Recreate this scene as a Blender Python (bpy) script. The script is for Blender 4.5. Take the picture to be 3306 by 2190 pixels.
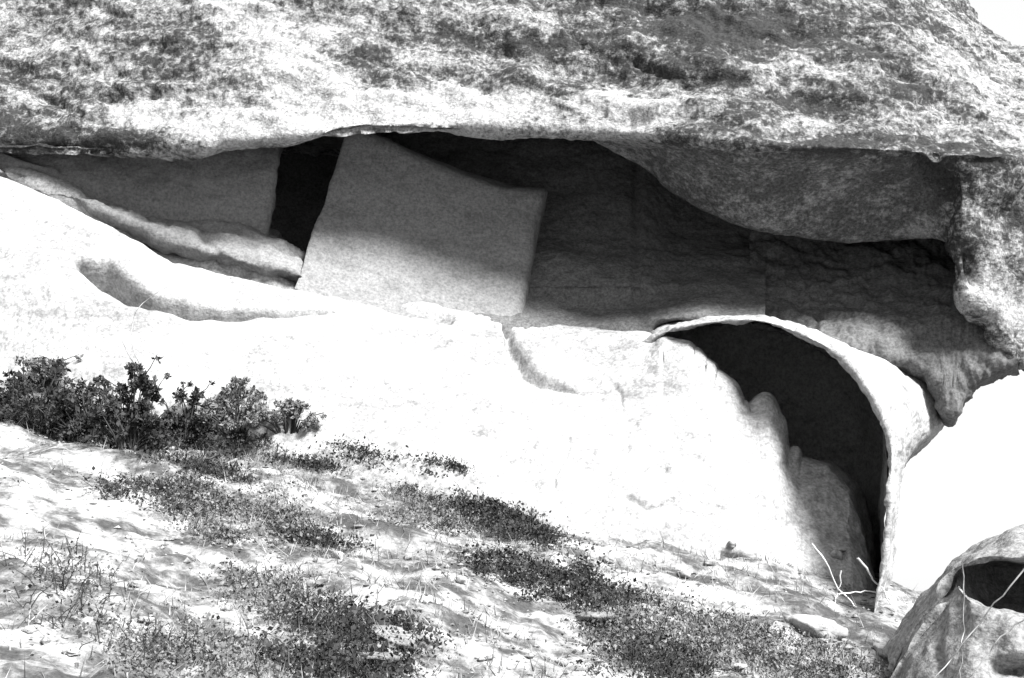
import bpy, math, random
import numpy as np
from mathutils import Vector

for o in list(bpy.data.objects):
    bpy.data.objects.remove(o, do_unlink=True)
scene = bpy.context.scene
col = scene.collection
random.seed(7)
rng = np.random.default_rng(7)

# ------------------------------------------------------------------ camera
W, H, LENS, PITCH = 1024.0, 678.0, 40.0, math.radians(12.0)
F = LENS / 36.0 * W
CAM = np.array([0.0, 0.0, 1.6])
FWD = np.array([0.0, math.cos(PITCH), math.sin(PITCH)])
UP = np.array([0.0, -math.sin(PITCH), math.cos(PITCH)])
RIGHT = np.array([1.0, 0.0, 0.0])
cd = bpy.data.cameras.new('camera')
cd.lens, cd.sensor_width, cd.clip_start, cd.clip_end = LENS, 36.0, 0.05, 3000.0
cam = bpy.data.objects.new('camera', cd)
col.objects.link(cam)
cam.location = CAM
cam.rotation_euler = (math.pi / 2 + PITCH, 0, 0)
scene.camera = cam

# ------------------------------------------------------------------ sky, sun, exposure
SUN = np.array([0.42, -0.52, 0.60]); SUN /= np.linalg.norm(SUN)
world = bpy.data.worlds.new('World'); scene.world = world
world.use_nodes = True
nt = world.node_tree; nt.nodes.clear()
wo = nt.nodes.new('ShaderNodeOutputWorld'); bg = nt.nodes.new('ShaderNodeBackground')
sky = nt.nodes.new('ShaderNodeTexSky'); sky.sky_type = 'NISHITA'; sky.sun_disc = False
sky.sun_elevation = math.asin(SUN[2]); sky.sun_rotation = math.atan2(SUN[0], SUN[1])
sky.dust_density = 1.5
bw = nt.nodes.new('ShaderNodeRGBToBW')
hz = nt.nodes.new('ShaderNodeMath'); hz.operation = 'POWER'; hz.inputs[1].default_value = 0.12   # thin even haze: a flat white sky
hk = nt.nodes.new('ShaderNodeMath'); hk.operation = 'MULTIPLY'; hk.inputs[1].default_value = 2.75
nt.links.new(sky.outputs[0], bw.inputs[0]); nt.links.new(bw.outputs[0], hz.inputs[0])
nt.links.new(hz.outputs[0], hk.inputs[0]); nt.links.new(hk.outputs[0], bg.inputs[0])
bg.inputs[1].default_value = 0.10
nt.links.new(bg.outputs[0], wo.inputs[0])
sl = bpy.data.lights.new('sun', 'SUN'); sl.energy = 4.5; sl.angle = math.radians(18)   # thin high haze: soft-edged sun
sun = bpy.data.objects.new('sun', sl); col.objects.link(sun)
sun.location = (6, -6, 12)
sun.rotation_euler = Vector(-SUN).to_track_quat('-Z', 'Y').to_euler()
vs = scene.view_settings
vs.view_transform = 'Standard'; vs.look = 'None'; vs.gamma = 1.0; vs.exposure = 1.75
vs.use_curve_mapping = False

# ------------------------------------------------------------------ helpers
def P(px, py, d):
    return CAM + d * (FWD + (px - W / 2) / F * RIGHT + (H / 2 - py) / F * UP)

def proj(v):
    q = v - CAM
    d = q @ FWD
    return W / 2 + F * (q @ RIGHT) / d, H / 2 - F * (q @ UP) / d, d

def _hash(ix, iy, iz, s):
    h = (ix * 374761393 + iy * 668265263 + iz * 2147483647 + s * 974634777) & 0xffffffff
    h = ((h ^ (h >> 13)) * 1274126177) & 0xffffffff
    h = (h ^ (h >> 16)) & 0xffffffff
    return h.astype(np.float64) / 0xffffffff

def vnoise(p, s=0):
    i = np.floor(p).astype(np.int64); f = p - i
    u = f * f * f * (f * (f * 6 - 15) + 10)
    r = 0
    for dx in (0, 1):
        for dy in (0, 1):
            for dz in (0, 1):
                w = (u[:, 0] if dx else 1 - u[:, 0]) * (u[:, 1] if dy else 1 - u[:, 1]) * (u[:, 2] if dz else 1 - u[:, 2])
                r = r + w * _hash(i[:, 0] + dx, i[:, 1] + dy, i[:, 2] + dz, s)
    return r * 2 - 1

ROT = np.array([[0.80, 0.36, -0.48], [-0.60, 0.48, -0.64], [0.0, 0.80, 0.60]])
def fbm(p, octaves=4, s=0, gain=0.5, lac=2.03):
    r, a = 0, 1.0
    p = p @ ROT.T
    for k in range(octaves):
        r = r + a * vnoise(p, s + k); a *= gain; p = (p * lac) @ ROT.T + 7.3
    return r

def ridged(p, octaves=4, s=0):
    r, a = 0, 1.0
    for k in range(octaves):
        r = r + a * (1 - 2 * np.abs(vnoise(p, s + k))); a *= 0.5; p = (p * 2.1) @ ROT.T + 3.1
    return r

def cr_axis0(C, t):
    n = C.shape[0]
    i = np.clip(np.floor(t).astype(int), 0, n - 2); f = (t - i)
    shp = (-1,) + (1,) * (C.ndim - 1); f = f.reshape(shp)
    p1, p2 = C[i], C[i + 1]
    p0 = np.where((i > 0).reshape(shp), C[np.maximum(i - 1, 0)], 2 * p1 - p2)
    p3 = np.where((i < n - 2).reshape(shp), C[np.minimum(i + 2, n - 1)], 2 * p2 - p1)
    # centripetal-like softened tangents avoid overshoot
    d01 = np.linalg.norm(p1 - p0, axis=-1, keepdims=True) + 1e-9
    d12 = np.linalg.norm(p2 - p1, axis=-1, keepdims=True) + 1e-9
    d23 = np.linalg.norm(p3 - p2, axis=-1, keepdims=True) + 1e-9
    s0, s1, s2 = np.sqrt(d01), np.sqrt(d12), np.sqrt(d23)
    m1 = (p2 - p1 + s1 * ((p1 - p0) / s0 - (p2 - p0) / (s0 + s1)))
    m2 = (p2 - p1 + s1 * ((p3 - p2) / s2 - (p3 - p1) / (s1 + s2)))
    f2, f3 = f * f, f * f * f
    return (2*f3 - 3*f2 + 1)*p1 + (f3 - 2*f2 + f)*m1 + (-2*f3 + 3*f2)*p2 + (f3 - f2)*m2

def arc_t(C, n):
    L = np.linalg.norm(np.diff(C, axis=0), axis=-1).mean(axis=1)
    c = np.concatenate([[0], np.cumsum(L)])
    s = np.linspace(0, c[-1], n)
    return np.interp(s, c, np.arange(len(c)))

def resample(C, nu, nv):
    C = cr_axis0(C, arc_t(C, nu))
    D = np.swapaxes(C, 0, 1)
    D = cr_axis0(D, arc_t(D, nv))
    return np.swapaxes(D, 0, 1)

def grid_normals(G):
    du = np.gradient(G, axis=0); dv = np.gradient(G, axis=1)
    n = np.cross(du, dv)
    n /= np.linalg.norm(n, axis=-1, keepdims=True) + 1e-12
    return n

def link(name, me, mat, parent=None):
    o = bpy.data.objects.new(name, me); col.objects.link(o)
    if mat is not None and not me.materials: me.materials.append(mat)
    if parent is not None:
        o.parent = parent
        o.matrix_parent_inverse = parent_inv(parent)
    return o

def parent_inv(p):
    from mathutils import Matrix
    m = Matrix.Translation(p.location) @ p.rotation_euler.to_matrix().to_4x4()
    return m.inverted()

def tag(o, label=None, cat=None, group=None, kind=None):
    if label: o['label'] = label
    if cat: o['category'] = cat
    if group: o['group'] = group
    if kind: o['kind'] = kind
    return o

def empty(name, loc):
    o = bpy.data.objects.new(name, None); col.objects.link(o)
    o.location = [float(c) for c in loc]; o.empty_display_size = 0.2
    return o

def mesh_np(name, V, Fq, smooth=True, attrs=None):
    me = bpy.data.meshes.new(name)
    V = np.asarray(V, dtype=np.float32); Fq = np.asarray(Fq, dtype=np.int32)
    k = Fq.shape[1]
    me.vertices.add(len(V)); me.vertices.foreach_set('co', V.ravel())
    me.loops.add(Fq.size); me.loops.foreach_set('vertex_index', Fq.ravel())
    me.polygons.add(len(Fq))
    me.polygons.foreach_set('loop_start', np.arange(0, Fq.size, k, dtype=np.int32))
    me.polygons.foreach_set('loop_total', np.full(len(Fq), k, dtype=np.int32))
    me.polygons.foreach_set('use_smooth', np.full(len(Fq), smooth, dtype=bool))
    for an, av in (attrs or {}).items():
        a = me.attributes.new(an, 'FLOAT', 'POINT'); a.data.foreach_set('value', np.asarray(av, dtype=np.float32))
    me.update(calc_edges=True)
    return me

def grid_faces(nu, nv):
    idx = np.arange(nu * nv).reshape(nu, nv)
    return np.stack([idx[:-1, :-1], idx[1:, :-1], idx[1:, 1:], idx[:-1, 1:]], -1).reshape(-1, 4)

def seg_dist(px, py, line):
    """distance in picture units to a polyline, and the local width factor along it"""
    best = np.full(px.shape, 1e9); wid = np.zeros(px.shape)
    for (x0, y0, w0), (x1, y1, w1) in zip(line[:-1], line[1:]):
        dx, dy = x1 - x0, y1 - y0
        t = np.clip(((px - x0) * dx + (py - y0) * dy) / (dx * dx + dy * dy), 0, 1)
        d = np.hypot(px - x0 - t * dx, py - y0 - t * dy)
        m = d < best
        best = np.where(m, d, best); wid = np.where(m, w0 + t * (w1 - w0), wid)
    return best, wid

def loft(name, cols, nu, nv, mat, parent=None, amp=((0.05, 1.2, 4),), strata=None, carve=(), lichen=None, mask=None, even=None):
    """cols: list of columns, each a list of (px, py, depth) control points of equal length"""
    C = np.array([[P(*p) for p in c] for c in cols])
    G = resample(C, nu, nv)
    N = grid_normals(G)
    view = CAM - G
    if (N * view).sum(-1).mean() < 0: N = -N; flip = True
    else: flip = False
    V = G.reshape(-1, 3); n = N.reshape(-1, 3)
    disp = np.zeros(len(V))
    for k, a in enumerate(amp):
        disp += a[0] * fbm(V * a[1], a[2], 11 * k + len(name))
    if strata:                       # bedding: thin layers standing proud or worn back
        a, dirv, f1 = strata
        dv = np.array(dirv) / np.linalg.norm(dirv)
        h = V @ dv * f1 + 0.7 * fbm(V * 0.9, 3, 5)
        q = np.stack([h, np.zeros_like(h), (V @ np.array([1, 0.3, 0.2])) * 0.35], -1)
        disp += a * fbm(q, 3, 77)
    px, py, _ = proj(V)
    if mask is not None: disp *= mask(px, py)
    for line, depth in carve:        # cracks and worn grooves
        jit = 3.0 * fbm(V * 5.0, 2, 31)
        d, w = seg_dist(px + jit, py + jit * 0.6, line)
        disp -= depth * np.minimum(w / 6.0, 1.5) * np.exp(-(d / np.maximum(w, 0.3)) ** 2)
    V = V + n * disp[:, None]
    fq = grid_faces(nu, nv)
    if flip: fq = fq[:, ::-1]
    at = {}
    if lichen is not None: at['lichen'] = lichen(V, px, py)
    if even is not None: at['even'] = even(px, py)
    me = mesh_np(name, V, fq, True, at)
    # normals face the viewer
    return link(name, me, mat, parent)

# ------------------------------------------------------------------ materials
def nodes(name):
    m = bpy.data.materials.new(name); m.use_nodes = True
    t = m.node_tree; t.nodes.clear()
    o = t.nodes.new('ShaderNodeOutputMaterial'); b = t.nodes.new('ShaderNodeBsdfPrincipled')
    t.links.new(b.outputs[0], o.inputs[0])
    b.inputs['Roughness'].default_value = 0.95
    b.inputs['Specular IOR Level'].default_value = 0.08
    return m, t, b

def tex(t, scale, detail=4, rough=0.55, stretch=None, rot=None):
    c = t.nodes.new('ShaderNodeTexCoord'); mp = t.nodes.new('ShaderNodeMapping')
    t.links.new(c.outputs['Object'], mp.inputs[0])
    if stretch: mp.inputs['Scale'].default_value = stretch
    if rot: mp.inputs['Rotation'].default_value = rot
    n = t.nodes.new('ShaderNodeTexNoise')
    n.inputs['Scale'].default_value = scale; n.inputs['Detail'].default_value = detail; n.inputs['Roughness'].default_value = rough
    t.links.new(mp.outputs[0], n.inputs['Vector'])
    return n.outputs[0]

def ramp(t, x, lo, hi, a=0.0, b=1.0):
    r = t.nodes.new('ShaderNodeMapRange'); r.interpolation_type = 'SMOOTHSTEP'
    r.inputs['From Min'].default_value = lo; r.inputs['From Max'].default_value = hi
    r.inputs['To Min'].default_value = a; r.inputs['To Max'].default_value = b
    t.links.new(x, r.inputs['Value'])
    return r.outputs[0]

def mth(t, op, a, b=None):
    n = t.nodes.new('ShaderNodeMath'); n.operation = op
    for k, v in enumerate((a, b)):
        if v is None: continue
        if isinstance(v, (int, float)): n.inputs[k].default_value = v
        else: t.links.new(v, n.inputs[k])
    return n.outputs[0]

def mix(t, f, a, b):
    n = t.nodes.new('ShaderNodeMix'); n.data_type = 'FLOAT'
    for k, v in ((0, f), (2, a), (3, b)):
        if isinstance(v, (int, float)): n.inputs[k].default_value = v
        else: t.links.new(v, n.inputs[k])
    return n.outputs[0]

def grey(t, b, v):
    c = t.nodes.new('ShaderNodeCombineColor')
    for k in range(3): t.links.new(v, c.inputs[k])
    t.links.new(c.outputs[0], b.inputs['Base Color'])

def bump(t, b, h, strength, dist):
    n = t.nodes.new('ShaderNodeBump'); n.inputs['Strength'].default_value = strength; n.inputs['Distance'].default_value = dist
    t.links.new(h, n.inputs['Height']); t.links.new(n.outputs[0], b.inputs['Normal'])

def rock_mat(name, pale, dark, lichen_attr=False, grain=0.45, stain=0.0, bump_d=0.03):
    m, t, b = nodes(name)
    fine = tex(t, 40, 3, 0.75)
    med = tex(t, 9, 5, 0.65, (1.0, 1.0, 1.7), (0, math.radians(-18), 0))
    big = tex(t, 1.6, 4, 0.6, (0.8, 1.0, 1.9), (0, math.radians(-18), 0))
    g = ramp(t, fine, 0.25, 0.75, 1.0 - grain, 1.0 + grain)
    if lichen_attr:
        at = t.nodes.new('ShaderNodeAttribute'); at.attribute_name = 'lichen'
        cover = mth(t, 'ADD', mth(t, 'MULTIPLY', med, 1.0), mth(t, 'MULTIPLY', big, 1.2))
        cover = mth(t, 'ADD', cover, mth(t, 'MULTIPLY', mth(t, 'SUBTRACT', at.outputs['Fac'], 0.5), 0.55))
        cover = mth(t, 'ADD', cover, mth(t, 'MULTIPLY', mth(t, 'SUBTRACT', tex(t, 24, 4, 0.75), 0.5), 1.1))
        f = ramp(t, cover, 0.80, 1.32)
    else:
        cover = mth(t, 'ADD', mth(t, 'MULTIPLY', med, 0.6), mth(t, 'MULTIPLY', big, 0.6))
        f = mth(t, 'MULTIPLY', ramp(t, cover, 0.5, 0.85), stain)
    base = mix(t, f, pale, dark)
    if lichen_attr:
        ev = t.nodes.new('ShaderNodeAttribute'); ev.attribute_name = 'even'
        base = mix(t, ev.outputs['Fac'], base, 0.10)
    v = mth(t, 'MULTIPLY', base, g)
    grey(t, b, v)
    hgt = mth(t, 'ADD', mth(t, 'MULTIPLY', fine, 0.25), med)
    bump(t, b, hgt, 0.6, bump_d)
    return m

M = {
    'lichen_rock': rock_mat('lichen_rock', 0.25, 0.03, True, 0.5, bump_d=0.05),
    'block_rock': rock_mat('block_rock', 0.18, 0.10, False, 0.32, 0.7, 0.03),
    'shaded_wall_rock': rock_mat('shaded_wall_rock', 0.11, 0.045, False, 0.45, 0.8, 0.02),  # darker copy of the shelter rock: the recess's deep shade put into its colour
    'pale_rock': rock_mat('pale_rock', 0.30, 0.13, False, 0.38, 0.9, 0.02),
    'boulder_rock': rock_mat('boulder_rock', 0.20, 0.08, False, 0.5, 0.8, 0.03),
}
def ground_mat():
    m, t, b = nodes('dry_soil')
    fine = tex(t, 40, 3, 0.7); med = tex(t, 7, 5, 0.65); big = tex(t, 2.2, 5, 0.65, (0.55, 1.3, 1), (0, 0, 0.5))
    f = ramp(t, mth(t, 'ADD', mth(t, 'MULTIPLY', med, 0.8), mth(t, 'MULTIPLY', big, 1.0)), 0.70, 1.04)
    v = mth(t, 'MULTIPLY', mix(t, f, 0.34, 0.055), ramp(t, fine, 0.3, 0.7, 0.7, 1.2))
    grey(t, b, v); bump(t, b, mth(t, 'ADD', med, mth(t, 'MULTIPLY', fine, 0.4)), 0.7, 0.04)
    return m
M['soil'] = ground_mat()
def leaf_mat(name, lo, hi, trans=0.0):
    m, t, b = nodes(name)
    v = ramp(t, tex(t, 13, 3), 0.3, 0.7, lo, hi); grey(t, b, v)
    b.inputs['Roughness'].default_value = 0.6
    return m
M['leaf'] = leaf_mat('dark_leaf', 0.015, 0.05)
M['leaf_grey'] = leaf_mat('grey_leaf', 0.05, 0.19)
M['twig'] = leaf_mat('twig_bark', 0.02, 0.05)
M['straw'] = leaf_mat('dry_straw', 0.4, 0.6)
M['straw_dull'] = leaf_mat('dull_straw', 0.07, 0.3)

# ------------------------------------------------------------------ ground
def terrain(x, y):
    x = np.asarray(x, float); y = np.asarray(y, float)
    yy = np.where(y < 9.0, y, 9.0)
    z = -0.055 + 0.261 * yy - 0.206 * np.clip(x, -7, 30)
    z = z - np.where(y > 9.0, 0.30 * (y - 9.0), 0) - np.where(x > 2.6, 0.16 * (x - 2.6), 0)
    n = np.stack([x, y, np.zeros_like(x)], -1).reshape(-1, 3)
    near = np.exp(-((x - 0) ** 2 + (y - 6) ** 2) / 400.0).reshape(-1)
    z = z.reshape(-1) + near * (0.10 * fbm(n * 0.7, 3, 3) + 0.05 * fbm(n * 2.6, 4, 9) + 0.015 * fbm(n * 11.0, 2, 15))
    r = np.hypot(x, y).reshape(-1)
    far = -14 + 3.0 * fbm(n * 0.012, 3, 21)
    k = np.clip((r - 25) / 60.0, 0, 1); k = k * k * (3 - 2 * k)
    z = np.maximum(z, -20) * (1 - k) + far * k
    return z

def spaced(lo, hi, near_lo, near_hi, step, grow=1.16):
    a = list(np.arange(near_lo, near_hi, step))
    s = step; v = near_lo
    left = []
    while v > lo: s *= grow; v -= s; left.append(v)
    s = step; v = a[-1]; rt = []
    while v < hi: s *= grow; v += s; rt.append(v)
    return np.array(left[::-1] + a + rt)
xs = spaced(-900, 900, -5.5, 5.0, 0.035); ys = spaced(-900, 1800, 2.5, 10.0, 0.035)
X, Y = np.meshgrid(xs, ys, indexing='ij')
Z = terrain(X, Y)
GV = np.stack([X.ravel(), Y.ravel(), Z], -1)
me = mesh_np('ground', GV, grid_faces(len(xs), len(ys)))
tag(link('ground', me, M['soil']), 'pale dry hillside ground sloping up to the rock', kind='structure')

def on_ground(px, py):
    r = FWD + (px - W / 2) / F * RIGHT + (H / 2 - py) / F * UP
    d = np.linspace(3.0, 14, 400)
    q = CAM + d[:, None] * r
    zz = terrain(q[:, 0], q[:, 1])
    hit = np.nonzero(q[:, 2] <= zz)[0]
    k = hit[0] if len(hit) else int(np.argmin(np.abs(q[:, 2] - zz)))
    return np.array([q[k, 0], q[k, 1], zz[k]]), d[k]

# ------------------------------------------------------------------ overhanging roof rock
roof_x =   [-140,  -40,   40,  110,  170,  240,  300,  360,  455,  540,  590,  630,  680,  740,  830,  900,  945,  960,  985, 1012, 1060, 1120]
lip_y =    [ 146,  148,  149,  150,  151,  142,  137,  129,  128,  131,  134,  136,  140,  146,  150,  154,  157,  158,  160,  162,  165,  150]
lip_d =    [9.25, 9.15, 9.05,  8.9,  8.8, 8.65, 8.58, 8.55, 8.55, 8.55, 8.55, 8.55, 8.55, 8.55, 8.55, 8.55, 8.55, 8.55, 8.60,  8.7,  9.0,  9.6]
fas_y =    [ 149,  151,  152,  153,  154,  145,  140,  132,  132,  134,  138,  158,  194,  224,  238,  240,  241,  280,  325,  362,  366,  320]
fas_d =    [9.30, 9.20, 9.10, 8.95, 8.88, 8.74, 8.67, 8.64, 8.64, 8.66, 8.74, 8.82, 8.82, 8.80, 8.80, 8.80, 8.80, 8.80, 8.85,  8.9,  9.2,  9.8]
top_y =    [-260, -260, -260, -260, -260, -260, -260, -260, -260, -260, -260, -240, -220, -200, -160,  -90,  -20,    0,   26,   42,   54,  100]
cols = []
for x, ly, ld, fy, fd, ty in zip(roof_x, lip_y, lip_d, fas_y, fas_d, top_y):
    back = 0.2 + 0.27 * min(1.0, max(0.0, (720 - x) / 120.0)) * min(1.0, max(0.6, (x - 70) / 140.0)); back += 0.26 * math.exp(-((x - 480) / 170.0) ** 2); back += 0.12 * min(1.0, max(0.0, (220 - x) / 150.0)); ld += back; fd += back
    soff = min(1.0, max(0.0, (x - 560) / 70.0)) * min(1.0, max(0.0, (955 - x) / 20.0)); fd += 0.62 * soff
    k = (ly - ty) / 410.0
    cols.append([
        (x, ty + 30 * k, ld + 6.0), (x, ty, ld + 4.0), (x, ty + 90 * k, ld + 2.3), (x, ty + 200 * k, ld + 1.25), (x, ty + 290 * k, ld + 0.72),
        (x, ty + 350 * k, ld + 0.38), (x, ty + 392 * k, ld + 0.1), (x, ly - 4, ld + 0.01), (x, ly + 1, ld + 0.03),
        (x, ly + 0.35 * (fy - ly), ld + 0.07 + (0.35 + 0.1 * soff) * (fd - ld)), (x, fy - 3, fd - 0.03), (x, fy + 1, fd + 0.05),
        (x, fy - (22 if x > 640 or x < 200 else 8), fd + 0.9), (x, fy - (20 if x > 640 or x < 200 else 2), fd + 2.2), (x, fy + (40 if x < 940 else -60), fd + 3.8)])

def roof_lichen(V, px, py):
    # bare, rain-washed rock along the front of the roof; lichen thick elsewhere
    L = 0.52 + 0.16 / (1 + np.exp(-(px - 560) / 60.0))
    wob = 14 * fbm(V * 1.6, 3, 51)
    for line, w, a in (([(220, 128, 1), (300, 118, 1), (400, 116, 1), (560, 118, 1), (640, 122, 1)], 24, 0.58),
                       ([(250, 30, 1), (290, 70, 1), (350, 95, 1), (450, 110, 1)], 26, 0.6),
                       ([(130, 118, 1), (220, 120, 1)], 12, 0.6), ([(960, 60, 1), (1010, 110, 1), (1040, 100, 1)], 30, 0.4),
                       ([(985, 290, 1), (1040, 330, 1)], 30, 0.6), ([(600, 95, 1), (700, 120, 1)], 20, 0.35)):
        d, _ = seg_dist(px + wob, py + wob * 0.6, line)
        L -= a * np.exp(-(d / w) ** 2)
    for (x, y, rx, ry, a) in ((730, 22, 60, 22, 0.35), (20, 100, 60, 40, 0.3), (500, 45, 60, 30, 0.2), (660, 75, 60, 22, 0.15), (780, 195, 160, 35, -0.06), (60, 140, 110, 10, 0.4), (935, 180, 22, 25, 0.7), (965, 270, 15, 25, 0.3)):
        L += a * np.exp(-(((px - x + wob) / rx) ** 2 + ((py - y + 0.5 * wob) / ry) ** 2))
    return np.clip(L, 0, 1.3)

def roof_mask(px, py):
    ly = np.interp(px, roof_x, lip_y)
    m = 1 - 0.6 * np.exp(-((py - ly) / 16.0) ** 2)
    return np.where((py > ly + 3) & (px > 540) & (px < 950), 0.30, m)
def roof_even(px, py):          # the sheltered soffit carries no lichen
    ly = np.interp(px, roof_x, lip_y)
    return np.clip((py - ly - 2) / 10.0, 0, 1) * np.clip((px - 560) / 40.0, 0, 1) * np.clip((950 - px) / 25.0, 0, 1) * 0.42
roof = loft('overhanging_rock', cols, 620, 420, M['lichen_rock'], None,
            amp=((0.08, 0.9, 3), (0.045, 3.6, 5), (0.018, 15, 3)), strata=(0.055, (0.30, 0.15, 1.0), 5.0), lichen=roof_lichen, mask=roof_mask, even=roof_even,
            carve=(([(620, 52, 2), (655, 70, 3), (690, 84, 2)], 0.10), ([(478, 26, 3), (500, 48, 4), (522, 62, 3)], 0.04), ([(78, 56, 2), (110, 84, 2.5), (132, 102, 2)], 0.07), ([(885, 68, 3), (925, 84, 4), (948, 93, 3)], 0.10), ([(95, 97, 3), (180, 102, 4), (236, 113, 3)], 0.09), ([(855, 134, 2), (900, 140, 3), (942, 152, 4)], 0.09), ([(380, 26, 2), (404, 48, 3), (430, 60, 2)], 0.06), ([(0, 72, 3), (40, 92, 4), (90, 122, 3), (125, 132, 2)], 0.09), ([(560, 20, 2), (575, 44, 3), (612, 60, 2)], 0.06), ([(768, 90, 2), (812, 108, 3), (850, 112, 2)], 0.07),
            ([(-40, 140, 4), (60, 146, 5), (130, 148, 4), (180, 151, 2)], 0.07), ([(240, 108, 3), (330, 118, 3)], 0.05),
                   ([(620, 150, 2), (700, 152, 3), (820, 156, 3), (900, 158, 4), (1000, 160, 3)], 0.06),
                   ([(922, 165, 8), (940, 185, 8), (948, 200, 3), (952, 240, 2)], 0.12), ([(968, 255, 5), (972, 285, 6)], 0.12), ([(1000, 250, 5), (1010, 265, 5)], 0.1)))
tag(roof, 'huge lichen-mottled rock overhanging the shelter and filling the top of the view', 'rock')

# ------------------------------------------------------------------ back wall of the shelter
wall = empty('rock_wall', P(420, 320, 9.8))
tag(wall, 'smooth shaded back wall of the shelter with a projecting flat block', 'rock wall')
A_SM = ((0.025, 1.0, 3), (0.006, 7, 3))
# deep dark back
loft('back_face', [[(x, y, 12.3) for y in (20, 100, 180, 260, 330)] for x in (-150, 100, 350, 600, 850, 900)], 120, 60, M['shaded_wall_rock'], wall, amp=((0.08, 0.8, 4),))
# left panel
cl = []
for x, yb, d in ((-150, 150, 9.75), (-40, 160, 9.8), (60, 190, 9.8), (130, 206, 9.8), (190, 214, 9.85), (245, 226, 9.9), (268, 232, 9.95)):
    lean = 14 * max(0, x - 100) / 168.0
    cl.append([(x + lean, 112, d + 1.0), (x + lean * .8, 132, d + .25), (x + lean * .4, 165, d + .05), (x, yb - 18, d), (x - 3, yb + 12, d - .02)])
cl.append([(276 + 14, 95, 10.3), (275 + 8, 130, 10.2), (272, 165, 10.2), (268, 210, 10.2), (264, 243, 10.2)])
cl.append([(278 + 14, 95, 12.0), (276 + 8, 130, 12.0), (273, 165, 12.0), (270, 210, 12.0), (268, 246, 12.0)])
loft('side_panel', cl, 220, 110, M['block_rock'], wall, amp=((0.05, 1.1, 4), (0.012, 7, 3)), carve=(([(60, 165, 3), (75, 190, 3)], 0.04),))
# sloping foot below the left panel
cl = []
for x, yt, yb, d in ((-150, 148, 158, 9.7), (-40, 156, 166, 9.7), (60, 186, 196, 9.6), (130, 206, 226, 9.55), (190, 214, 252, 9.5), (245, 224, 268, 9.45), (300, 250, 281, 9.5), (325, 264, 292, 9.75)):
    cl.append([(x, yt + 6, 11.5), (x, yt, 9.95), (x, yt * .6 + yb * .4, d + .18), (x, yb - 5, d + .02), (x, yb + 6, d + .16)])
loft('wall_foot', cl, 220, 90, M['block_rock'], wall, amp=((0.04, 1.8, 4), (0.03, 7, 5)), strata=(0.045, (0.3, 0.3, 1.0), 9.0), carve=(([(195, 212, 3), (205, 240, 3), (225, 262, 3)], 0.05),))
# projecting block: flat face with a left return, a bevelled top edge and a right edge
def quad(tl, tr, bl, br, n=5):
    out = []
    for i in range(n):
        u = i / (n - 1); c = []
        for j in range(n):
            v = j / (n - 1)
            a = [tl[k] * (1 - u) + tr[k] * u for k in range(3)]; b = [bl[k] * (1 - u) + br[k] * u for k in range(3)]
            c.append(tuple(a[k] * (1 - v) + b[k] * v for k in range(3)))
        out.append(c)
    return out
q = []
for u in np.linspace(0, 1, 9):
    xt = 350 + 185 * u; yt = 128 + 67 * (1 - (1 - u) ** 1.45); xb = 293 + 213 * u; yb = 286 + 60 * u ** 0.9
    dt = 10.15 + 0.15 * u; db = 9.44 + 0.06 * u
    c = []
    for v in np.linspace(0, 1, 9):
        c.append((xt + (xb - xt) * v, yt + (yb - yt) * v, dt + (db - dt) * (0.25 * v + 0.75 * v ** 1.9)))
    q.append(c)
block = []
def with_top(c, top):     # prepend the bevel and the top face running back
    x, y, d = c[0]
    return [(x + 2, y - 3 + top, d + 2.2), (x + 2, y - 4, d + 0.8), (x + 1, y - 4.5, d + 0.06), (x, y - 1, d + 0.004)] + c[1:]
first = [(x + 1.5, y, d + 0.10) for x, y, d in q[0]]
block.append(with_top([(x + 8, y + 3, d + 2.4) for x, y, d in q[0]], 8))
block.append(with_top([(x + 4, y + 1, d + 0.9) for x, y, d in q[0]], 8))
block.append(with_top(first, 8))
for k, c in enumerate(q): block.append(with_top(c, 8))
block.append(with_top([(x + 7, y + 1, d + 0.06) for x, y, d in q[-1]], 8))
block.append(with_top([(x + 9, y + 1, d + 1.2) for x, y, d in q[-1]], 8))
loft('projecting_block', block, 260, 170, M['block_rock'], wall, amp=((0.03, 1.1, 3), (0.010, 6, 4)), carve=(([(318, 262, 2), (350, 268, 3), (380, 275, 2)], 0.04), ([(420, 300, 2), (455, 312, 3)], 0.05)))
# right bay: recessed slab with a band, a groove and a step
cl = []
for x in (350, 430, 480, 515, 560, 600, 630, 637, 644):
    s = 0.05 if x == 637 else 0.0
    cl.append([(x, 120, 11.6 + s), (x, 180, 11.2 + s), (x, 235, 10.75 + s), (x, 262, 10.3 + s), (x, 268, 10.2 + s), (x, 286, 10.02 + s), (x, 291, 10.04 + s), (x, 305, 9.95 + s), (x, 311, 9.8 + s), (x, 322, 9.58), (x, 350, 9.48)])
for x in (680, 720, 765):
    cl.append([(x, 120, 11.6), (x, 180, 11.3), (x, 235, 10.9), (x, 262, 10.5), (x, 268, 10.42), (x, 286, 10.1), (x, 295, 9.95), (x, 305, 9.75), (x, 312, 9.55), (x, 318, 9.4), (x, 324, 10.0)])
loft('recessed_slab', cl, 260, 170, M['shaded_wall_rock'], wall, amp=((0.045, 1.2, 3), (0.012, 6, 4), (0.006, 20, 3)))
cl = []
for x, yb, d in ((750, 326, 10.3), (790, 336, 10.3), (830, 352, 10.25), (870, 364, 10.2), (905, 369, 10.15), (930, 380, 10.1), (948, 418, 10.05), (956, 405, 10.05), (966, 384, 10.05), (990, 374, 10.0), (1016, 367, 10.0)):
    d -= 0.1; cl.append([(x, 120, d + 1.4), (x, 200, d + .9), (x, 260, d + .32), (x, 295, d - .2), (x, 322, d - .65), (x, yb - 8 if yb > 345 else yb - 3, d - .85), (x + 1, yb, d - .8), (x + 2, yb + 1, d - .2)])
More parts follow.
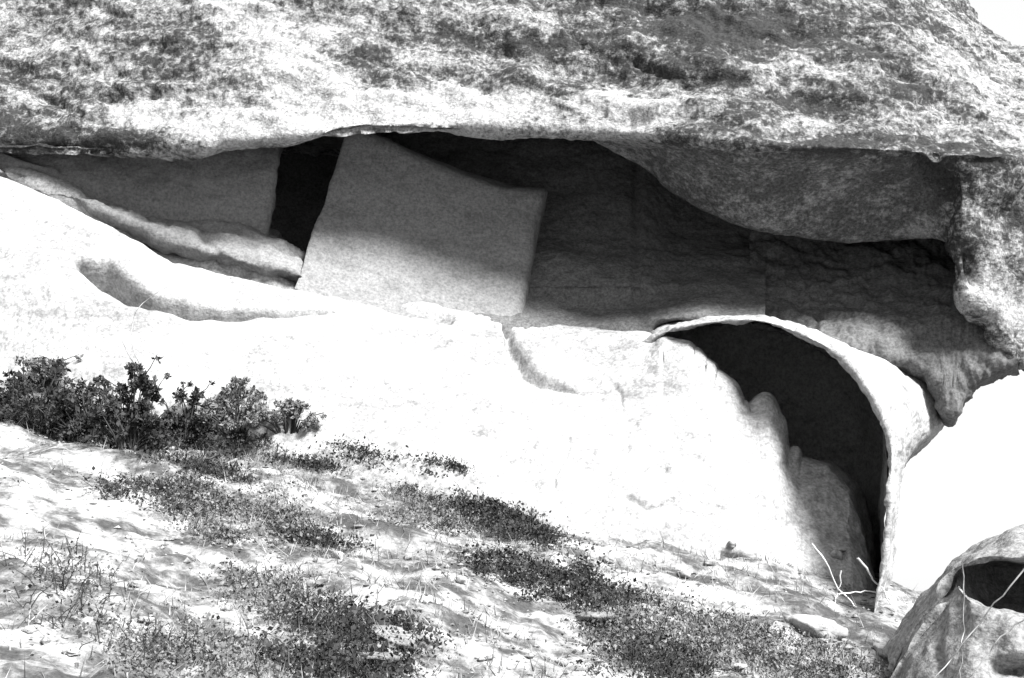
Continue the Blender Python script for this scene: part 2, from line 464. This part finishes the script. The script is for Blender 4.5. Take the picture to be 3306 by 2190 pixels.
loft('end_slab', cl, 260, 150, M['shaded_wall_rock'], wall, amp=((0.06, 1.4, 4), (0.03, 6, 4), (0.012, 20, 3)), carve=(([(800, 300, 5), (830, 318, 5)], 0.05), ([(815, 290, 4), (860, 300, 4)], 0.05), ([(810, 340, 4), (820, 300, 4)], 0.05)))

# ------------------------------------------------------------------ sunlit ledge
ledge = empty('rock_ledge', P(420, 480, 8.2))
tag(ledge, 'broad pale sunlit rock ledge below the shelter with a dark arched hollow at its end', 'rock')
cl = []
led = [(-150, 148, 9.75, 440, 8.55), (-40, 158, 9.72, 440, 8.5), (40, 180, 9.66, 445, 8.4), (120, 214, 9.6, 450, 8.3), (200, 250, 9.55, 470, 8.2), (300, 278, 9.48, 490, 8.05), (400, 298, 9.5, 515, 7.9),
       (510, 324, 9.6, 535, 7.75), (580, 332, 9.5, 548, 7.65), (640, 338, 9.2, 560, 7.6)]
for x, yt, dt, yb, db in led:
    c = [(x, yt + 4, dt + 0.6), (x, yt - 2, dt + 0.15)]
    for v in (0.02, 0.12, 0.28, 0.45, 0.62, 0.8, 1.0):
        dd = dt + (db - dt) * (1 - (1 - v) ** 1.7)
        c.append((x, yt + (yb - yt) * v, dd))
    c += [(x, yb + 60, db - 0.02), (x, yb + 130, db + 0.3)]
    cl.append(c)
# the hollow: floor and back, turning deep to the right
edge = [(664, 341, 9.0, 566), (690, 347, 8.85, 572), (703, 362, 8.75, 575), (716, 372, 8.7, 578), (733, 385, 8.66, 582), (740, 403, 8.6, 585), (755, 412, 8.58, 590), (768, 405, 8.6, 594), (779, 424, 8.6, 598), (786, 453, 8.58, 601),
        (800, 460, 8.62, 605), (828, 466, 8.55, 610), (853, 490, 8.4, 615), (867, 532, 8.25, 619), (876, 585, 8.0, 623), (890, 612, 7.75, 628)]
ex = np.arange(664, 891, 4.0); jg, jn = 0.0, 0
def jag():
    global jg, jn
    if jn <= 0: jg = rng.uniform(-9, 9); jn = int(rng.integers(1, 8))
    jn -= 1
    return jg + rng.uniform(-2.5, 2.5)
ea = np.array(edge, float)
edge = [(x, np.interp(x, ea[:, 0], ea[:, 1]) + (jag() if 690 < x < 800 else 0), np.interp(x, ea[:, 0], ea[:, 2]), np.interp(x, ea[:, 0], ea[:, 3])) for x in ex]
for x, ye, de, yb in edge:
    ys0 = np.interp(x, ea[:, 0], ea[:, 1]); ds0 = np.interp(x, ea[:, 0], ea[:, 2])
    c = [(x, ye + 2, 11.2), (x, ye + 3, de + 1.2), (x, ye + 1, de + 0.25), (x, ye, de + 0.04)]
    for v in (0.03, 0.12, 0.4, 0.7, 1.0):
        w = max(0.0, 1 - v * 14)
        c.append((x, ys0 + (ye - ys0) * w + (yb - ys0) * v, ds0 + (de - ds0) * w + (7.6 - ds0) * (1 - (1 - v) ** 1.4)))
    c += [(x, yb + 60, 7.5), (x, yb + 110, 7.7)]
    cl.append(c)
loft('ledge_face', cl, 640, 320, M['pale_rock'], ledge, amp=((0.05, 0.9, 3), (0.016, 4.5, 4), (0.004, 17, 2)),
     carve=(([(82, 268, 4), (105, 275, 9), (130, 293, 8), (150, 302, 5), (185, 308, 5), (225, 313, 4), (280, 312, 2), (330, 310, 1.2)], 0.30),
            ([(0, 170, 4), (80, 204, 5), (150, 232, 8), (180, 250, 9), (215, 262, 6), (270, 276, 5), (340, 287, 4), (400, 304, 5), (450, 317, 4)], 0.24),
            ([(508, 330, 4), (512, 345, 5), (522, 365, 6), (540, 378, 5), (575, 390, 2)], 0.14),
            ([(668, 328, 3), (700, 330, 3)], 0.05),
            ([(725, 556, 3), (740, 560, 5), (760, 566, 3)], 0.12), ([(560, 450, 1.5), (572, 440, 1.5), (553, 485, 2)], 0.08), ([(270, 330, 1.2), (292, 338, 2), (318, 352, 1.5)], 0.06), ([(600, 372, 1.5), (618, 388, 2), (622, 410, 1.2)], 0.06), ([(610, 430, 1.2), (590, 452, 1.6), (560, 462, 1.2)], 0.05), ([(690, 400, 2), (706, 420, 2.5), (712, 445, 1.5)], 0.05),
            ([(640, 475, 4), (650, 468, 4), (665, 470, 4)], 0.07), ([(630, 500, 3), (650, 510, 4), (672, 500, 3)], 0.07)))
# hood over the hollow: outer skin, rim, underside
rim = [(640, 346, 9.1, 638, 343, 9.3, 636, 340, 9.8), (664, 333, 9.0, 662, 328, 9.25, 662, 326, 9.8), (690, 326, 8.8, 688, 323, 9.15, 690, 320, 9.8), (725, 321, 8.6, 726, 317, 9.05, 730, 315, 9.8), (760, 321, 8.4, 764, 317, 8.85, 772, 318, 9.8),
       (800, 334, 8.1, 808, 328, 8.6, 830, 340, 9.8), (828, 348, 8.05, 839, 344, 8.6, 872, 358, 9.8), (850, 366, 8.0, 864, 362, 8.5, 905, 366, 9.8),
       (868, 390, 7.82, 892, 385, 8.5, 925, 374, 9.8), (882, 415, 7.72, 905, 410, 8.4, 940, 395, 9.7), (890, 438, 7.5, 906, 434, 8.3, 940, 425, 9.5),
       (892, 470, 7.35, 899, 468, 8.2, 902, 468, 9.2), (890, 500, 7.22, 897, 500, 8.1, 897, 505, 9.0), (887, 535, 7.15, 893, 535, 8.0, 892, 540, 8.8), (883, 570, 7.1, 889, 572, 7.9, 888, 575, 8.6),
       (876, 600, 7.08, 882, 602, 7.8, 882, 605, 8.4), (872, 640, 7.08, 878, 640, 7.7, 878, 640, 8.2)]
cl = []
for k, (x, y, d, ox, oy, od, bx, by, bd) in enumerate(rim):
    # underside runs straight back and up into the hollow
    ux, uy = (x * .9 + 760 * .1, y * .9 + 470 * .1) if k > 2 else (x, y + 6)
    cl.append([(bx, by + 4, bd + .6), (bx, by, bd), ((ox + bx) / 2, (oy + by) / 2 - 1, (od + bd) / 2), (ox, oy, od), ((x * .6 + ox * .4), (y * .6 + oy * .4) - 1, d + .12), (x, y, d), (x * .99 + ux * .01, y + 2, d + .06),
               (x * .8 + ox * .2, y * .8 + oy * .2 + 1, d + .5), (ox * .8 + x * .2, oy * .8 + y * .2 + 2, d + 1.0), (ox, oy + 3, d + 1.7)])
loft('hollow_rim', cl, 380, 130, M['pale_rock'], ledge, amp=((0.03, 1.7, 3), (0.016, 5, 4), (0.008, 15, 3)))

cl = [[(x, y, 10.4 - 0.9 * max(0, (x - 840) / 60.0)) for y in (308 + max(0, x - 760) * .45, 380, 450, 520, 590, 640)] for x in (600, 660, 720, 780, 840, 872)]
cl.append([(894, 385, 9.3), (894, 410, 9.0), (893, 455, 8.6), (890, 520, 8.4), (883, 590, 8.2), (878, 640, 8.0)])
loft('hollow_back', cl, 80, 80, M['pale_rock'], ledge, amp=((0.08, 1.5, 4),))

# ------------------------------------------------------------------ boulder at the lower right
cl = []
for x, y0, d in ((890, 655, 5.5), (905, 628, 5.42), (922, 602, 5.35), (940, 580, 5.28), (956, 561, 5.22), (970, 549, 5.18), (990, 539, 5.15), (1012, 533, 5.1), (1045, 529, 5.1), (1090, 545, 5.25), (1130, 580, 5.5), (1165, 640, 6.0), (1180, 700, 6.4)):
    ya = float(np.interp(x, (956, 970, 990, 1012, 1045, 1090), (570, 566, 561, 560, 560, 568))) if x >= 956 else y0 + 12
    yb = float(np.interp(x, (956, 970, 990, 1012, 1045, 1090), (584, 594, 604, 611, 618, 624))) if x >= 956 else y0 + 30
    c = float(np.interp(x, (950, 970, 1000, 1050, 1085), (0, 0.45, 0.9, 0.8, 0)))
    B = lambda y: d + 0.5 - 0.85 * math.sin(math.pi / 2 * max(0.0, (y - y0) / (720 - y0)) ** 0.62)
    ym = y0 + 0.45 * (ya - y0)
    cl.append([(x, y0 + 40, d + 1.4), (x, y0 + 4, d + 0.9), (x, y0, d + 0.5), (x, ym, B(ym)), (x, ya - 2, B(ya - 2)), (x, ya + 2, B(ya) + 0.25 * c),
               (x, ya + 4, B(ya) + c), (x, yb - 3, B(yb) + c), (x, yb, B(yb) + 0.05 * c), (x, yb + 10, B(yb + 10)), (x, yb * .6 + 288, B(yb * .6 + 288)), (x, yb * .3 + 504, B(yb * .3 + 504)), (x, 720, B(720))])
b = loft('boulder', cl, 190, 220, M['boulder_rock'], None, amp=((0.035, 1.8, 4), (0.016, 7, 5)),
         carve=(([(1000, 668, 8), (1030, 672, 10)], 0.10), ([(930, 640, 4), (936, 665, 4)], 0.06)))
tag(b, 'rounded grey boulder with a dark undercut beside the dry stalks', 'boulder')

# ------------------------------------------------------------------ vegetation
from mathutils.bvhtree import BVHTree
lf_ = bpy.data.objects['ledge_face'].data
co = np.empty(len(lf_.vertices) * 3, dtype=np.float32); lf_.vertices.foreach_get('co', co)
pv = np.empty(len(lf_.loops), dtype=np.int32); lf_.loops.foreach_get('vertex_index', pv)
LEDGE = BVHTree.FromPolygons(co.reshape(-1, 3).tolist(), pv.reshape(-1, 4).tolist())
def stand(px, py):
    g, d = on_ground(px, py)
    r = FWD + (px - W / 2) / F * RIGHT + (H / 2 - py) / F * UP
    L = np.linalg.norm(r)
    hit = LEDGE.ray_cast(Vector(CAM), Vector(r / L))
    if hit[0] is not None and hit[3] / L < d: return np.array(hit[0]), hit[3] / L
    return g, d

def leaf_mesh(name, centers, size, seed, up=0.3, aspect=1.7):
    r = np.random.default_rng(seed)
    n = len(centers)
    a = r.normal(size=(n, 3)); a[:, 2] += up; a /= np.linalg.norm(a, axis=1, keepdims=True)
    b_ = np.cross(a, r.normal(size=(n, 3))); b_ /= np.linalg.norm(b_, axis=1, keepdims=True)
    s = size * np.clip(r.lognormal(-0.1, 0.5, (n, 1)), 0.3, 2.6)
    l = a * s * aspect; w = b_ * s * 0.5
    mid = centers + 0.45 * l
    V = np.stack([centers, mid + w, centers + l, mid - w], 1).reshape(-1, 3)
    return mesh_np(name, V, np.arange(4 * n).reshape(n, 4), False)

def tube_mesh(name, paths, sides=5):
    V, Fq, base = [], [], 0
    for pts, r0, r1 in paths:
        pts = np.asarray(pts, float); n = len(pts)
        for i in range(n):
            t = pts[min(i + 1, n - 1)] - pts[max(i - 1, 0)]; t = t / (np.linalg.norm(t) + 1e-9)
            h = np.array([0, 0, 1.0]) if abs(t[2]) < 0.9 else np.array([1.0, 0, 0])
            a = np.cross(t, h); a /= np.linalg.norm(a); c = np.cross(t, a)
            rr = r0 + (r1 - r0) * i / (n - 1)
            for s in range(sides):
                an = 2 * math.pi * s / sides
                V.append(pts[i] + rr * (math.cos(an) * a + math.sin(an) * c))
        for i in range(n - 1):
            for s in range(sides):
                Fq.append((base + i * sides + s, base + i * sides + (s + 1) % sides, base + (i + 1) * sides + (s + 1) % sides, base + (i + 1) * sides + s))
        base += n * sides
    return mesh_np(name, np.array(V), Fq)

def bush(name, label, base, wid, hgt, dep, n, leaf, mat, seed, clumps=14, group=None, peaks=True):
    r = np.random.default_rng(seed)
    root = empty(name, base)
    tag(root, label, 'shrub', group)
    cc, paths = [], []
    for k in range(clumps):
        u = r.uniform(-1, 1); dd = r.uniform(-1, 1)
        top = hgt * (1 - 0.65 * abs(u) ** 1.5) * r.uniform(0.05, 1.0)
        c = base + np.array([u * wid / 2, dd * dep / 2, top])
        cc.append((c, r.uniform(0.04, 0.12) * min(wid, hgt * 2)))
        mid = (base + c) / 2 + r.normal(size=3) * 0.04 * wid
        paths.append(([base + np.array([u * wid * .15, 0, -0.05]), mid, c + np.array([0, 0, .02])], 0.007, 0.003))
        if peaks and r.uniform() < 0.5:
            tip = c + np.array([r.normal() * .05, 0, hgt * r.uniform(.1, .3)])
            paths.append(([c, (c + tip) / 2 + r.normal(size=3) * .01, tip], 0.005, 0.002)); cc.append((tip - np.array([0, 0, .03]), 0.04 * min(wid, 1)))
    pts = []
    for c, rad in cc:
        m = max(8, int(4 * n * (rad ** 2) / sum(q[1] ** 2 for q in cc)))
        v = r.normal(size=(m, 3)); v /= np.linalg.norm(v, axis=1, keepdims=True)
        v *= rad * r.uniform(0.25, 1.0, (m, 1)) ** 0.6
        v[:, 2] *= 0.8
        pts.append(c + v)
    pts = np.concatenate(pts)
    gz = terrain(pts[:, 0], pts[:, 1]); pts[:, 2] = np.maximum(pts[:, 2], gz + 0.01)
    tag(link('foliage', leaf_mesh('foliage', pts, leaf * 0.42, seed + 1), M[mat], root), kind='stuff')
    tag(link('stem', tube_mesh('stem', paths), M['twig'], root), kind='stuff')
    return root

def px_bush(x0, x1, ytop, ybase, label, n, leaf, mat, seed, clumps=14, name='shrub', depth=None, group=None, d_override=None):
    xc = (x0 + x1) / 2
    g, d = stand(xc, ybase)
    if d_override: d = d_override; g = P(xc, ybase, d)
    wid = (x1 - x0) / F * d; hgt = (ybase - ytop) / F * d
    return bush(name, label, g, wid, hgt, depth or wid * 0.6, n, leaf, mat, seed, clumps, group)

px_bush(-14, 92, 358, 432, 'spreading dark shrub at the left edge of the view', 1500, 0.030, 'leaf', 101, 70)
px_bush(96, 162, 366, 450, 'densest dark shrub, second from the left edge in front of the pale ledge', 2200, 0.028, 'leaf', 102, 64)
px_bush(158, 214, 384, 448, 'dark ragged shrub between the densest shrub and the grey one', 1500, 0.028, 'leaf', 103, 48)
px_bush(205, 268, 378, 432, 'grey upright shrub with one pointed tip against the pale ledge', 2600, 0.022, 'leaf_grey', 104, 60)
px_bush(255, 322, 402, 428, 'low grey shrub trailing off to a point beside the grey upright shrub', 1500, 0.022, 'leaf_grey', 105, 40)
px_bush(20, 75, 355, 385, 'pale grey shrub behind the leftmost dark shrub', 1200, 0.022, 'leaf_grey', 106, 30)

px_bush(52, 118, 372, 440, 'low dark shrub filling the gap between the leftmost and the densest shrub', 1500, 0.026, 'leaf', 107, 48)
mats = [
    (-10, 110, 400, 440, 2200, 0.030, 'leaf', 'dark tangled undergrowth along the left edge below the spreading shrub'),
    (90, 225, 425, 460, 2800, 0.030, 'leaf', 'dark tangled undergrowth at the foot of the densest shrub'),
    (720, 880, 640, 690, 2600, 0.022, 'leaf_grey', 'grey growth along the bottom edge left of the boulder'),
    (150, 240, 440, 480, 1300, 0.028, 'leaf', 'scattered dark low shrub just below the densest shrub'),
    (225, 300, 436, 452, 700, 0.026, 'leaf', 'thin dark mat of shrub below the grey upright shrub'),
    (255, 330, 446, 470, 900, 0.026, 'leaf', 'dark straggling mat below the thin mat of shrub'),
    (340, 398, 450, 470, 600, 0.026, 'leaf', 'small dark mat shrub midway along the foot of the pale ledge'),
    (408, 460, 460, 476, 400, 0.024, 'leaf', 'smallest dark mat shrub above the large grey mound'),
    (115, 215, 480, 515, 900, 0.026, 'leaf', 'sparse dark sprigs spread over pale ground at the left'),
    (175, 305, 490, 545, 3000, 0.024, 'leaf_grey', 'grey rounded low shrub with a dark base left of the large grey mound'),
    (262, 330, 530, 548, 800, 0.026, 'leaf', 'dark fringe of shrub at the base of the grey rounded shrub'),
    (385, 470, 492, 535, 1700, 0.024, 'leaf_grey', 'pale grey half of the mound in the middle foreground'),
    (425, 545, 500, 538, 3000, 0.028, 'leaf', 'dark wide low shrub in the middle foreground below the ledge'),
    (500, 570, 530, 555, 900, 0.026, 'leaf', 'thin dark shrub trailing right of the wide low shrub'),
    (480, 560, 560, 600, 1400, 0.026, 'leaf', 'dark clumped shrub on the slope below the wide low shrub'),
    (540, 630, 570, 615, 1700, 0.026, 'leaf', 'dark shrub with a pale gap in it at the centre of the slope'),
    (585, 720, 600, 650, 2600, 0.022, 'leaf_grey', 'broad grey mat of growth right of the centre of the slope'),
    (690, 800, 615, 660, 2200, 0.022, 'leaf_grey', 'broad grey mat of growth nearest the foot of the arched hollow'),
    (590, 700, 640, 690, 1800, 0.022, 'leaf', 'dark mat of growth cut by the bottom edge right of centre'),
    (225, 340, 585, 625, 2200, 0.022, 'leaf_grey', 'grey mat of growth on the slope left of centre'),
    (300, 420, 615, 650, 1700, 0.024, 'leaf', 'dark streaky mat of growth above the bottom edge left of centre'),
    (280, 400, 650, 690, 1900, 0.024, 'leaf', 'dark mat of growth cut by the bottom edge left of centre'),
    (120, 260, 630, 690, 1700, 0.020, 'leaf_grey', 'thin grey growth at the bottom left of the slope'),
    (20, 120, 560, 640, 450, 0.020, 'leaf_grey', 'very sparse pale sprigs at the far left of the slope'),
]
for k, (x0, x1, y0, y1, n, lf, mt, lab) in enumerate(mats):
    # a low mat: its footprint follows the slope, its leaves stay within a hand of the ground
    r = np.random.default_rng(300 + k)
    g, d = stand((x0 + x1) / 2, (y0 + y1) / 2)
    root = empty('mat_shrub', g); tag(root, lab, 'shrub')
    pts, paths = [], []
    nc = max(14, int((x1 - x0) * (y1 - y0) / 75))
    tries = 0
    while len(pts) < nc and tries < 4000:
        tries += 1
        q1, q2 = r.uniform(-1.35, 1.35, 2)
        if q1 * q1 + q2 * q2 > r.uniform(0.2, 1.8): continue
        cx = (x0 + x1) / 2 + (x1 - x0) / 2 * q1 + 12 * q2; cy = (y0 + y1) / 2 + (y1 - y0) / 2 * q2 + 0.10 * (x1 - x0) / 2 * q1
        if fbm(np.array([[(cx + 0.5 * cy) / 28.0, (cy - 0.28 * cx) / 9.0, 0.0]]), 3, 71)[0] < r.uniform(-0.35, 0.35): continue
        cg, cdp = stand(cx, cy)
        rad = r.uniform(0.02, 0.085); m = 4 + int(3.6 * n / nc * r.uniform(0.1, 1.9))
        v = r.normal(size=(m, 3)) * np.array([rad * 1.5, rad, rad * 0.45])
        p = cg + v; p[:, 2] = cg[2] + 0.26 * v[:, 1] - 0.2 * v[:, 0] + np.abs(v[:, 2]) + 0.005
        pts.append(p)
        e = cg + np.array([r.normal() * .05, r.normal() * .05, 0.02 + 0.10 * r.uniform() ** 2])
        paths.append(([cg - np.array([0, 0, .03]), (cg + e) / 2 + r.normal(size=3) * .01, e], 0.003, 0.001))
    tag(link('foliage', leaf_mesh('foliage', np.concatenate(pts), lf * 0.34, 500 + k, 0.5, 1.6), M[mt], root), kind='stuff')
    tag(link('stem', tube_mesh('stem', paths, 4), M['twig'], root), kind='stuff')

# dry grass over the slope: nobody could count it
n = 26000
gx = rng.uniform(-5.5, 4.5, n); gy = rng.uniform(2.8, 9.2, n)
keep = fbm(np.stack([gx, gy, gx * 0], -1) * 1.3, 3, 61) + rng.uniform(-.5, .5, n) > -0.05
gx, gy = gx[keep], gy[keep]; gz = terrain(gx, gy); n = len(gx)
hgt = rng.uniform(0.03, 0.10, n); le = rng.normal(size=(n, 2)) * 0.04
b0 = np.stack([gx, gy, gz - 0.005], -1); tip = b0 + np.stack([le[:, 0], le[:, 1], hgt], -1)
wv = rng.normal(size=(n, 3)) * np.array([1, 1, 0]); wv /= np.linalg.norm(wv, axis=1, keepdims=True); wv *= 0.0035
V = np.stack([b0 - wv, b0 + wv, tip], 1).reshape(-1, 3)
tag(link('grass', mesh_np('grass', V, np.arange(3 * n).reshape(n, 3), False), M['straw_dull']), 'short dry grass over the pale slope', 'grass', kind='stuff')

# gravel and litter over the slope: nobody could count it
n = 14000
gx = rng.uniform(-5.0, 4.2, n); gy = rng.uniform(2.8, 8.8, n)
keep = fbm(np.stack([gx, gy, gx * 0 + 3], -1) * 1.7, 3, 81) + rng.uniform(-.6, .6, n) > 0.0
gx, gy = gx[keep], gy[keep]; n = len(gx); gz = terrain(gx, gy)
sz = np.clip(rng.lognormal(-4.75, 0.55, n), 0.003, 0.035)
octa = np.array([[1, 0, 0], [0, 1, 0], [-1, 0, 0], [0, -1, 0], [0, 0, .7], [0, 0, -.7]], float)
of = np.array([[0, 1, 4], [1, 2, 4], [2, 3, 4], [3, 0, 4], [1, 0, 5], [2, 1, 5], [3, 2, 5], [0, 3, 5]])
V = octa[None] * rng.uniform(0.45, 1.4, (n, 6, 1)) * sz[:, None, None]
an = rng.uniform(0, 6.28, n); ca, sa = np.cos(an)[:, None], np.sin(an)[:, None]
V = np.stack([V[..., 0] * ca - V[..., 1] * sa, V[..., 0] * sa + V[..., 1] * ca, V[..., 2]], -1) + np.stack([gx, gy, gz + sz * 0.25], -1)[:, None]
Fq = (of[None] + 6 * np.arange(n)[:, None, None]).reshape(-1, 3)
tag(link('gravel', mesh_np('gravel', V.reshape(-1, 3), Fq, False), M['boulder_rock']), 'grey gravel and litter strewn over the pale slope', 'gravel', kind='stuff')

# dry stalks
def stalk(label, pts, r0, mat='straw', name='dry_stalk', cat='stalk', group=None):
    w = np.array([P(*p) for p in pts])
    C = w[:, None, :]
    fine = cr_axis0(C, np.linspace(0, len(w) - 1, 14))[:, 0]
    fine += 0.004 * rng.normal(size=fine.shape)
    o = link(name, tube_mesh(name, [(fine, r0, r0 * 0.6)], 6), M[mat])
    return tag(o, label, cat, group)
stalk('bright leaning dry stalk against the dark foot of the arch', [(858, 558, 7.2), (872, 578, 7.2), (884, 592, 7.15), (896, 612, 7.1)], 0.007)
stalk('bright horizontal dry stalk crossing the dark foot of the arch', [(838, 594, 7.2), (858, 592, 7.2), (892, 592, 7.15)], 0.006)
stalk('thin crooked twig left of the foot of the arch', [(812, 543, 7.35), (826, 562, 7.3), (836, 585, 7.3), (850, 600, 7.2), (858, 612, 7.1)], 0.006)
stalk('thin upright twig beside the crooked one', [(842, 570, 7.3), (838, 590, 7.3), (834, 612, 7.1)], 0.005)
stalk('long pale stalk slanting across the dark undercut of the boulder', [(1030, 562, 4.3), (1000, 598, 4.3), (965, 640, 4.3), (925, 690, 4.2)], 0.0035, 'straw_dull')
stalk('second slanting stalk in front of the boulder, lower than the long pale one', [(1030, 612, 4.2), (1000, 642, 4.2), (975, 672, 4.2), (962, 692, 4.2)], 0.003, 'straw_dull')
stalk('upright thin stalk against the grey flank of the boulder', [(962, 560, 4.6), (964, 600, 4.6), (962, 650, 4.5), (960, 690, 4.4)], 0.0025, 'straw_dull')
stalk('bare bent twig rising over the pale ledge from the densest shrub', [(142, 372, 8.0), (134, 350, 8.1), (132, 328, 8.2), (140, 305, 8.3), (170, 285, 8.4)], 0.004, 'straw_dull', 'bare_twig', 'twig')
stalk('straight bare twig left of the bent one', [(140, 375, 8.0), (125, 348, 8.1), (112, 318, 8.2)], 0.004, 'straw_dull', 'bare_twig', 'twig')

# stones
def stone(label, px, py, w, h, dep, seed, mat='boulder_rock', group=None):
    g, d = stand(px, py)
    r = np.random.default_rng(seed)
    nu, nv = 24, 16
    th, ph = np.meshgrid(np.linspace(0, 2 * np.pi, nu, endpoint=False), np.linspace(0, np.pi, nv), indexing='ij')
    s = np.stack([np.sin(ph) * np.cos(th), np.sin(ph) * np.sin(th), np.cos(ph)], -1).reshape(-1, 3)
    s = np.sign(s) * np.abs(s) ** 0.75
    s = s * (1 + 0.3 * fbm(s * 1.3 + seed, 3, seed))[:, None]
    sc = np.array([w / F * d / 2, dep, h / F * d / 2])
    V = s * sc
    idx = np.arange(nu * nv).reshape(nu, nv)
    nx = np.roll(idx, -1, 0)
    fq = np.stack([idx[:, :-1], idx[:, 1:], nx[:, 1:], nx[:, :-1]], -1).reshape(-1, 4)
    o = link('stone', mesh_np('stone', V, fq), M[mat])
    o.location = [float(c) for c in g + np.array([0, 0, sc[2] * 0.35])]; o.rotation_euler = (r.uniform(-.2, .2), r.uniform(-.1, .35), r.uniform(-.5, .5))
    return tag(o, label, 'stone', group)
stone('flat pale slab with a dark underside at the bottom left of centre', 395, 641, 52, 12, 0.14, 1)
stone('lower flat slab at the bottom edge left of centre', 372, 662, 46, 12, 0.12, 2)
stone('flat stone half buried in the dark shrub at the centre of the slope', 596, 622, 40, 11, 0.1, 3)
stone('rounded pale stone at the right end of the broad grey mat', 815, 632, 50, 20, 0.15, 4, 'pale_rock')
stone('small pale stone between the arch foot and the boulder', 895, 660, 40, 16, 0.12, 5, 'pale_rock')
for k in range(28):
    stone('small pale stone scattered over the dry slope', rng.uniform(20, 880), rng.uniform(545, 675), rng.uniform(7, 18), rng.uniform(5, 9), rng.uniform(.02, .05), 40 + k, 'pale_rock', 'small stones on the slope')
